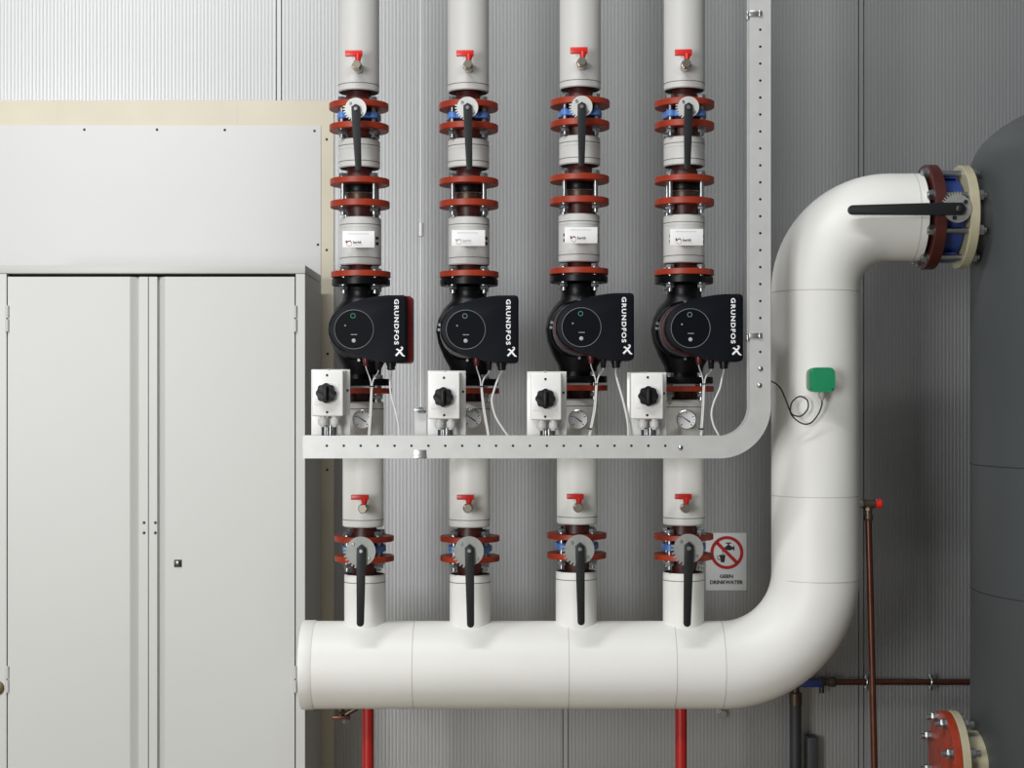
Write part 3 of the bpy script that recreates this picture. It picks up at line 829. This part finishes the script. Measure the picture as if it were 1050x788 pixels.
# vertical length
zb2, zt2 = TZ(404), 3.3; x0, x1_ = TX(768.4), TX(790.4)
b = B()
hz = [TZ(378.5-17.4*k-(17.4 if k > 0 else 0)*0) for k in range(1, 40)]
hz = sorted(z for z in hz if z < zt2-.03)
perforated(b, zb2, zt2, hz, x0, x1_, TX(779.6), 1.35*st, lambda u, v: (v, DT, u))
b.box(x0, x0+.0012, DT+.0002, DT+.006, zb2, zt2)
b.box(x1_-.0012, x1_, DT+.0002, DT+TD, zb2, zt2)
b.box(x0, x1_, DT+TD, DT+TD+.0012, zb2, zt2)
b.build('straight_length', 'tray', tr, smooth=0)
# bend
cxb, czb = TX(737.5), TZ(416.5); ri, ro = 31*st, 53.4*st; n = 28
b = B()
inner, outer = [(cxb, z1)], [(cxb, z0)]
for k in range(n+1):
    t = -PI/2+PI/2*k/n
    inner.append((cxb+ri*math.cos(t), czb+ri*math.sin(t)) if k else (cxb, z1))
    outer.append((cxb+(x1_-cxb)*math.cos(t), czb+(czb-z0)*math.sin(t)))
inner.append((x0, zb2)); outer.append((x1_, zb2))
def strip(b, A_, Bq):
    for k in range(len(A_)-1):
        if A_[k] == A_[k+1] and Bq[k] == Bq[k+1]: continue
        q = [A_[k], Bq[k], Bq[k+1], A_[k+1]]
        if A_[k] == A_[k+1]: q = q[:3]
        if Bq[k] == Bq[k+1]: q = [A_[k], Bq[k], A_[k+1]]
        b.bm.faces.new([b.bm.verts.new(p) for p in q])
e3d = lambda L, d: [(x, d, z) for x, z in L]
strip(b, e3d(inner, DT-.0010), e3d(outer, DT-.0010))
strip(b, e3d(inner, DT+TD), e3d(outer, DT+TD))
strip(b, e3d(outer, DT-.0010), e3d(outer, DT+TD))
strip(b, e3d(inner, DT-.0010), e3d(inner, DT+.006))
# overlapping collars on both straight lengths
b.box(TX(690), TX(737.5), DT-.0010, DT-.0002, z0, z1); b.box(x0, x1_, DT-.0010, DT-.0002, zb2, TZ(372))
b.build('bend', 'tray', tr, smooth=30)
for px, py in ((697.8,459.2),(779.8,378.3),(778.8,395.4)):
    B().lathe([(.0068, 0), (.0066, .0015), (.004, .004), (0, .005)], P(px, py, DT-.001), (0,-1,0), 20).build('bolt_head', 'zinc', tr)
for py in (14, 344.4):
    c = P(774.8, py, DT)
    b = B(); b.box(TX(768.2), TX(781), DT-.004, DT-.0002, c.z-.0075, c.z+.0075, .0012); b.box(TX(765.8), TX(768.2), DT-.003, DT+.02, c.z-.016, c.z+.005, .001)
    b.box(TX(778), TX(780.6), DT-.007, DT-.004, c.z-.007, c.z+.007, .001)
    b.build('clip', 'steel', tr)
c = P(430.7, 465, DT)
b = B(); b.box(TX(424.6), TX(437), DT-.003, DT-.0002, TZ(469.6), TZ(461.5), .001); b.box(TX(424.6), TX(437), DT-.006, DT-.003, TZ(470.4), TZ(467.5), .001)
b.build('clip', 'steel', tr)

# cables added in the tray so that its holes look dark
zc_ = z0+.0012
for k, (dy, rr, lab) in enumerate(((.016, .0125, 'thick black cable added behind the perforated tray side to darken its holes'), (.036, .009, 'thinner black cable added against the rear tray side to darken the holes'))):
    y_ = DT+dy; zz = zc_+rr+.0005+(.012 if k == 0 else 0)*0
    zz = TZ(457.4) if k == 0 else zc_+rr+.0005
    xv = TX(779.6)
    pts = [(xa+.01, y_, zz), (TX(600), y_, zz), (TX(737.5), y_, zz)]
    rad = TX(779.6)-TX(737.5)
    for q in range(1, 9):
        t = -PI/2+PI/2*q/9
        pts.append((TX(737.5)+rad*math.cos(t), y_, zz+rad+rad*math.sin(t)))
    pts += [(xv, y_, zz+rad+.02), (xv, y_, 3.28)]
    o = B().tube(pts, rr, 12).build('added_tray_cable', 'blackcable'); tag(o, lab, 'cable', 'cables added in the tray')
# hanger rod
hr = thing('hanger_rod', 'thin galvanised hanger rod carrying the tray between the two runs nearest the cabinet', 'rod', P(432, 447, 4.44))
a = P(431.6, 420, 4.44)
B().cyl((a.x, 4.44, a.z-.004), (a.x, 4.44, 3.35), .0024, seg=12).build('rod', 'tray', hr)
q = P(431.6, 242.5, 4.44); q2 = P(431.6, 228.5, 4.44)
B().cyl(q, q2, .0075, seg=20, bev=.001).build('coupling', 'tray', hr)
b = B(); b.box(P(425,0,4.44).x, P(437,0,4.44).x, 4.428, 4.452, P(0,421.5,4.44).z, P(0,419.6,4.44).z, .0006)
b.hexn((a.x, 4.44, P(0,423.6,4.44).z), (a.x, 4.44, P(0,421.5,4.44).z), .009); b.hexn((a.x, 4.44, P(0,419.6,4.44).z), (a.x, 4.44, P(0,417.8,4.44).z), .0075)
b.build('washer', 'zinc', hr)
b = B(); b.box(P(425,0,4.45).x, P(437,0,4.45).x, 4.4495, 4.452, P(0,466,4.45).z, P(0,420,4.45).z); b.build('bracket', 'tray', hr, smooth=0)

# ------------------------------------------------------------------ sensor on the riser
d = 4.415; c = P(843.4, 389.6, d)
sn = thing('temperature_sensor', 'green temperature sensor with rounded housing on the white riser', 'sensor', (c.x, D-RM, c.z))
sd = S(d); rw, rh = 13.2*sd, 12.6*sd
out = []
for k in range(48):
    t = 2*PI*k/48; n_ = 5.0
    out.append((c.x+rw*math.copysign(abs(math.cos(t))**(2/n_), math.cos(t)), c.z+rh*math.copysign(abs(math.sin(t))**(2/n_), math.sin(t))))
B().prism(out, d, d+.036, .007, 4).build('housing', 'green', sn, smooth=50)
inn = [(c.x+(x-c.x)*.94, c.z+(z-c.z)*.94) for x, z in out]
B().prism(inn, d+.0362, D-RM+.006, 0).build('base', 'greypl', sn)
b = B(); o = P(842.8, 402, d+.02); b.cyl(o+Vector((0,0,.004)), o+Vector((0,0,-.006)), .0095); b.hexn(o+Vector((0,0,-.004)), o+Vector((0,0,-.016)), .0100, 8); b.cyl(o+Vector((0,0,-.016)), o+Vector((0,0,-.023)), .0065, .0045)
b.build('cable_gland', 'greypl', sn)
pts = [o+Vector((0,0,-.021)), P(842.6,416,d+.025), P(839,425,d+.03), P(832,433.5,d+.035), P(824,435,d+.033), P(815.5,430,d+.030), P(810.6,423,d+.028), P(812.3,412.5,d+.034), P(820,406.8,d+.038), P(827.6,410.5,d+.038), P(828.4,419,d+.036), P(822,426.5,d+.034), P(815.6,426.6,d+.031), P(811,423.4,d+.024), P(806,411,d+.016), P(801,399.5,d+.010), P(796,394,d-.004), P(790.6,391,4.385)]
cable('sensor_lead', 'thin black looped lead between the green sensor and the cable tray', pts, .0021, 'blackcable')

# ------------------------------------------------------------------ valve on the tank connection
xV0, xV1 = P(957.8,0).x, P(980.6,0).x; cV = Vector(((xV0+xV1)/2, D, zF)); L = xV1-xV0
v = thing('butterfly_valve', 'large blue butterfly valve with horizontal black lever on the tank connection', 'valve', (cV.x, D, zF-.12))
b = B()
b.lathe([(.100, .0008), (.108, .006), (.108, L-.006), (.100, L-.0008)], (xV0, D, zF), (1,0,0), 64)
b.cyl((cV.x, D-.09, zF), (cV.x, 4.465, zF), .026, .022)
for sz in (-1, 1):
    b.box(cV.x-.022, cV.x+.022, D-.05, D+.05, zF+sz*.115-.012, zF+sz*.115+.012, .004)
b.build('body', 'darkblue', v)
d = 4.45; pc = P(982.0, 213.8, d); sd = S(d)
npo = notch_plate_outline(Vector((0,0,0)), 14.5*sd, 17.3*sd, math.radians(75), math.radians(160), 8)
pl = B().prism([(pc.x+x, pc.z+z) for x, z in npo], d, d+.005, .0005, 1).build('notch_plate', 'plateshade', v)
for q in (40, -110):
    a = math.radians(q); o = Vector((pc.x+.72*14.5*sd*math.cos(a), d, pc.z+.72*14.5*sd*math.sin(a)))
    B().hexn(o, o+Vector((0,-.005,0)), .006).build('screw', 'dark', pl)
lv = B().prism(lever_outline((983.5,214.2), (869.6,215.4), 12.5, 9.6, 7.5, d-.01), d-.016, d-.001, .0025).build('lever', 'lever', v)
B().lathe([(.009, 0), (.009, .003), (.006, .005)], P(983.5,214.2,d-.016), (0,-1,0), 18).build('pivot_screw', 'dark', lv)
# studs across the joint
xb0, xb1 = P(946,0).x, P(990.6,0).x
bb = B(); Lh = (xb1-xb0)/2
bb.cyl((-Lh-.018,0,0), (Lh+.022,0,0), .0085, seg=14)
for sg_ in (-1, 1):
    bb.lathe([(.0168, Lh), (.0168, Lh+.0026)], (0,0,0), (sg_,0,0), 18)
    bb.hexn((sg_*(Lh+.0026),0,0), (sg_*(Lh+.0156),0,0), .0152)
bmesh.ops.recalc_face_normals(bb.bm, faces=bb.bm.faces)
me = bpy.data.meshes.new('bolt'); bb.bm.to_mesh(me); bb.bm.free(); me.materials.append(M['zinc'])
me.polygons.foreach_set('use_smooth', [True]*len(me.polygons)); me.set_sharp_from_angle(angle=math.radians(38))
for k in range(8):
    t = math.radians(22.5+45*k)
    link('bolt', me, v, ((xb0+xb1)/2, D+.1275*math.cos(t), zF+.1275*math.sin(t)))

# ------------------------------------------------------------------ tank
TR = .50; TCX = 1.829
tk = thing('buffer_tank', 'large dark grey clad buffer tank with domed top beside the riser', 'tank', (TCX, D, 0))
zs = P(0, 171, D).z
pr = [(TR*.96, 0), (TR, .04), (TR, zs-.02)]
HD = 78*s0
for k in range(0, 15):
    t = PI/2*k/14; pr.append((TR*math.cos(t) if k < 14 else 0, zs+HD*math.sin(t)))
B().lathe(pr, (TCX, D, 0), (0,0,1), 128).build('shell', 'tank', tk)
for py in (477, 606.5):
    z = P(0, py, D).z
    B().lathe([(TR-.001, z-.0012), (TR+.0007, z-.0009), (TR+.0007, z+.0009), (TR-.001, z+.0012)], (TCX, D, 0), (0,0,1), 128, caps=False).build('seam_band', 'foam', tk)
th = math.radians(208); 
for q, z in ((213, P(0,593,4.35).z),):
    a = math.radians(q); o = Vector((TCX+TR*math.cos(a), D+TR*math.sin(a), z))
    B().lathe([(.006, -.001), (.005, .003), (0, .004)], o, (math.cos(a), math.sin(a), 0), 14).build('rivet', 'steel', tk)
def nozzle(zc, xf0, xf1, rf, rn, dark):
    xin = TCX-TR+.04
    b = B(); b.lathe([(rf-.002, 0), (rf, .002), (rf, xf1-xf0-.002), (rf-.002, xf1-xf0)], (xf0, D, zc), (1,0,0), 72)
    nz = b.build('nozzle_flange', 'creamfl', tk)
    B().lathe([(rn, 0), (rn, xin+.06-xf1)], (xf1, D, zc), (1,0,0), 56).build('nozzle_neck', dark, nz)
nozzle(zF, P(980.8,0).x, P(990.6,0).x, RF*.985, .112, 'tankdark')
zN = P(0, 781.5, D).z
xN = P(965.2,0).x
nozzle(zN, xN+.0245, xN+.048, .144, .088, 'creamfl')
bf = thing('blind_flange', 'red blind flange bolted to the low tank nozzle near the floor', 'flange', (xN, D, zN-.144))
B().lathe([(0, -.004), (.075, -.004), (.085, -.001), (.105, -.001), (.108, .0), (.142, .0), (.144, .002), (.144, .022), (.142, .024)], (xN, D, zN), (1,0,0), 72).build('disc', 'red', bf)
bb = B(); bb.cyl((-.030,0,0), (.078,0,0), .0085, seg=14)
bb.lathe([(.0168, 0), (.0168, .0026)], (0,0,0), (-1,0,0), 18); bb.hexn((-.0026,0,0), (-.0175,0,0), .0152)
bb.lathe([(.0168, .048), (.0168, .0506)], (0,0,0), (1,0,0), 18); bb.hexn((.0506,0,0), (.0636,0,0), .0152)
bmesh.ops.recalc_face_normals(bb.bm, faces=bb.bm.faces)
me = bpy.data.meshes.new('bolt'); bb.bm.to_mesh(me); bb.bm.free(); me.materials.append(M['zinc'])
me.polygons.foreach_set('use_smooth', [True]*len(me.polygons)); me.set_sharp_from_angle(angle=math.radians(38))
for k in range(8):
    t = math.radians(22.5+45*k)
    link('bolt', me, bf, (xN, D+.1275*math.cos(t), zN+.1275*math.sin(t)))

# ------------------------------------------------------------------ copper pipes and lagged pipes at the wall
c = P(892.5, 517, D); s_ = s0
cp = thing('drain_pipe', 'slim upright copper drain pipe with a red-capped valve beside the riser', 'pipe', (P(896.5,0).x, D, 0))
top = P(890.4, 531, D)
B().tube([top, P(892.2,600), P(894.6,700), P(896.6,788), Vector((P(898,0).x, D, 0))], .0095, 16).build('tube', 'copper', cp)
b = B(); b.cyl(P(890.2,522), P(890.3,533), .0105, .012, bev=.001); b.hexn(P(890.3,528), P(890.4,534), .0135, 8); b.hexn(P(890.2,520.5), P(890.2,524.5), .0125, 8)
b.build('compression_nut', 'bronze', cp)
vb = B(); y = 517
vb.cyl(P(878,y), P(888.5,y), .0105, bev=.001); vb.cyl(P(886,y), P(898,y), .0125, bev=.002); vb.cyl(P(890.2,y), P(890.2,523), .0105)
vb.build('valve_body', 'bronze', cp)
B().hexn(P(880.4,y), P(885,y), .0128, 8).build('coupling', 'zinc', cp)
B().cyl(P(897.6,y), P(904.4,y), .0135, seg=24, bev=.003).build('cap', 'lever_red', cp)
dW = 5.205
hp = thing('water_pipe', 'horizontal copper water pipe clipped low along the wall behind the drain pipe', 'pipe', P(900, 700, dW))
B().cyl(P(852, 699.8, dW), P(1030, 699.8, dW), .0098, seg=20).build('tube', 'copper', hp)
for px in (888.5, 954.6):
    c = P(px, 699.8, dW); b = B()
    b.torus(c, (1,0,0), .0125, .0035, 24, 8)
    for sz in (-1, 1):
        b.box(c.x-.006, c.x+.006, dW-.005, dW+.005, c.z+sz*.014-.004, c.z+sz*.014+.010*sz if sz > 0 else c.z-.014+.004, .001) if sz > 0 else b.box(c.x-.006, c.x+.006, dW-.005, dW+.005, c.z-.026, c.z-.012, .001)
    b.cyl((c.x, dW+.012, c.z), (c.x, WALL+.002, c.z), .004)
    b.build('pipe_clip', 'zinc', hp)
bv = thing('ball_valve', 'small blue-handled ball valve at the end of the copper water pipe', 'valve', P(846, 703, dW))
b = B(); b.cyl(P(833,699.8,dW), P(856.5,699.8,dW), .0125, bev=.001); b.hexn(P(850,699.8,dW), P(857,699.8,dW), .0165, 8); b.cyl(P(842.6,700,dW), P(842.6,711,dW), .008)
b.lathe([(.008, -.016), (.0165, -.006), (.0165, .006), (.008, .016)], P(842.6,699.8,dW), (1,0,0), 24)
b.build('body', 'bronze', bv)
b = B(); b.box(P(817,0,dW).x, P(841.5,0,dW).x, dW-.034, dW-.024, P(0,703.5,dW).z, P(0,696.4,dW).z, .003); b.cyl((P(840,0,dW).x, dW-.026, P(0,700,dW).z), (P(840,0,dW).x, dW-.008, P(0,700,dW).z), .007)
b.build('handle', 'darkblue', bv)
lp = thing('lagged_pipe', 'dark lagged upright pipe below the elbow of the riser', 'pipe', (P(815.8,0,5.17).x, 5.17, 0))
B().lathe([(6.0*S(5.17), 0), (6.0*S(5.17), P(0,722,5.17).z)], (P(815.6,0,5.17).x, 5.17, 0), (0,0,1), 32).build('lagging', 'pipedark', lp)
b = B(); zz = P(0,722,5.17).z; b.lathe([(6.6*S(5.17), 0), (6.6*S(5.17), .036), (4*S(5.17), .04), (4*S(5.17), .08)], (P(815.6,0,5.17).x, 5.17, zz-.002), (0,0,1), 32)
b.tube([P(815.6,710,5.17), P(815.6,702,5.18), P(819,699.9,5.195), P(834,699.8,dW)], .011, 14)
b.build('collar', 'bronze', lp)
b = B(); b.box(P(828.6,0,5.2).x, P(839.2,0,5.2).x, 5.2, WALL+.001, 0, P(0,757,5.2).z, .002)
tag(b.build('cable_duct', 'pipedark'), 'short dark upright duct against the wall beside the lagged pipe', 'duct')

# ------------------------------------------------------------------ sign
ds = WALL-.003; ss = S(ds)
sg = thing('warning_sign', 'white no drinking water sign with red prohibition ring on the ribbed wall', 'sign', P(745, 606, ds))
a, e = P(724.0, 605.8, ds), P(765.6, 546.8, ds)
B().box(a.x, e.x, ds, WALL+.0002, a.z, e.z, .0006).build('plate', 'signwhite', sg)
dk = ds-.0004; c = P(745.3, 567, ds); ro, ri = 17.0*ss, 13.7*ss
b = B(); n = 64
for k in range(n):
    t0, t1 = 2*PI*k/n, 2*PI*(k+1)/n
    b.flat([(c.x+q*math.cos(t), dk-.0003, c.z+q*math.sin(t)) for q, t in ((ri,t0),(ro,t0),(ro,t1),(ri,t1))])
k = 14.4*ss*.7071
b.ribbon([(c.x-k, c.z+k), (c.x+k, c.z-k)], 3.5*ss, dk-.0003)
b.build('prohibition_ring', 'signred', sg, smooth=0)
q = lambda x, y: (c.x+x*ss, c.z-y*ss)
f = lambda b, pts: b.flat([(x, dk, z) for x, z in (q(*p) for p in pts)])
b = B()
f(b, [(-1.2,-10.4),(4.4,-10.4),(4.4,-9.2),(-1.2,-9.2)]); f(b, [(.8,-9.2),(2.4,-9.2),(2.6,-7.4),(.6,-7.4)])       # tap handle
f(b, [(-3.4,-4.6),(.4,-7.4),(3.4,-7.4),(5.8,-5.6),(7.8,-7.6),(7.8,-1.6),(5.8,-3.4),(3.2,-2.2),(-.2,-2.8),(-3.2,-1.6),(-4.8,-1.8),(-4.8,-3.2)])
f(b, [(-4.8,-2.6),(-3.3,-2.6),(-3.3,-.6),(-4.8,-.6)])
f(b, [(-7.6,2.2),(-1.4,2.2),(-2.4,10.0),(-6.2,10.0)])                                                            # cup
b.ribbon([q(-7.4,3.4), q(-9.4,3.6), q(-9.4,6.6), q(-7.0,7.4)], .9*ss, dk)
f(b, [(-4.6,.2),(-3.6,.2),(-3.6,1.6),(-4.6,1.6)])
b.build('pictogram', 'ink', sg, smooth=0)
b = B()
b.text('GEEN', P(738,0,ds).x, P(751.7,0,ds).x, P(0,593.2,ds).z, P(0,589.4,ds).z, dk, bold=.045)
b.text('DRINKWATER', P(728,0,ds).x, P(762,0,ds).x, P(0,599.4,ds).z, P(0,595.4,ds).z, dk, bold=.045)
b.build('lettering', 'ink', sg, smooth=0)

# ------------------------------------------------------------------ light
def area(name, loc, target, sx, sy, power, col=(1, 1, 1)):
    l = bpy.data.lights.new(name, 'AREA'); l.shape = 'RECTANGLE'; l.size = sx; l.size_y = sy; l.energy = power; l.color = col
    o = bpy.data.objects.new(name, l); COL.objects.link(o); o.location = loc
    o.rotation_euler = (Vector(target)-Vector(loc)).to_track_quat('-Z', 'Y').to_euler()
    return o
for lx, pw in ((-2.7, 96), (-1.2, 62), (.2, 33)):
    area('ceiling_luminaire', (lx, 1.6, 5.4), (lx+.1, 4.8, 1.0), 1.4, .3, pw, (1.0, .995, .985))
area('daylight_window', (-3.6, -2.9, 1.95), (-.2, 5.0, 1.1), 1.7, 2.8, 340, (1.0, 1.0, 1.0))
w = bpy.data.worlds.new('room'); SC.world = w; w.use_nodes = True
bg = w.node_tree.nodes['Background']; bg.inputs['Color'].default_value = (.93, .97, 1.0, 1); bg.inputs['Strength'].default_value = .145

# ------------------------------------------------------------------ camera
cam = bpy.data.cameras.new('camera'); co = bpy.data.objects.new('camera', cam); COL.objects.link(co)
co.location = (0, 0, ZC); co.rotation_euler = (PI/2, 0, 0)
cam.sensor_fit = 'HORIZONTAL'; cam.sensor_width = 36.0; cam.lens = 36.0*F/1050.0
cam.shift_y = (HY-394.0)/1050.0
cam.clip_start = .05
SC.camera = co
SC.view_settings.view_transform = 'Standard'; SC.view_settings.look = 'None'
SC.view_settings.exposure = -0.03; SC.view_settings.gamma = 1.0; SC.view_settings.use_curve_mapping = False
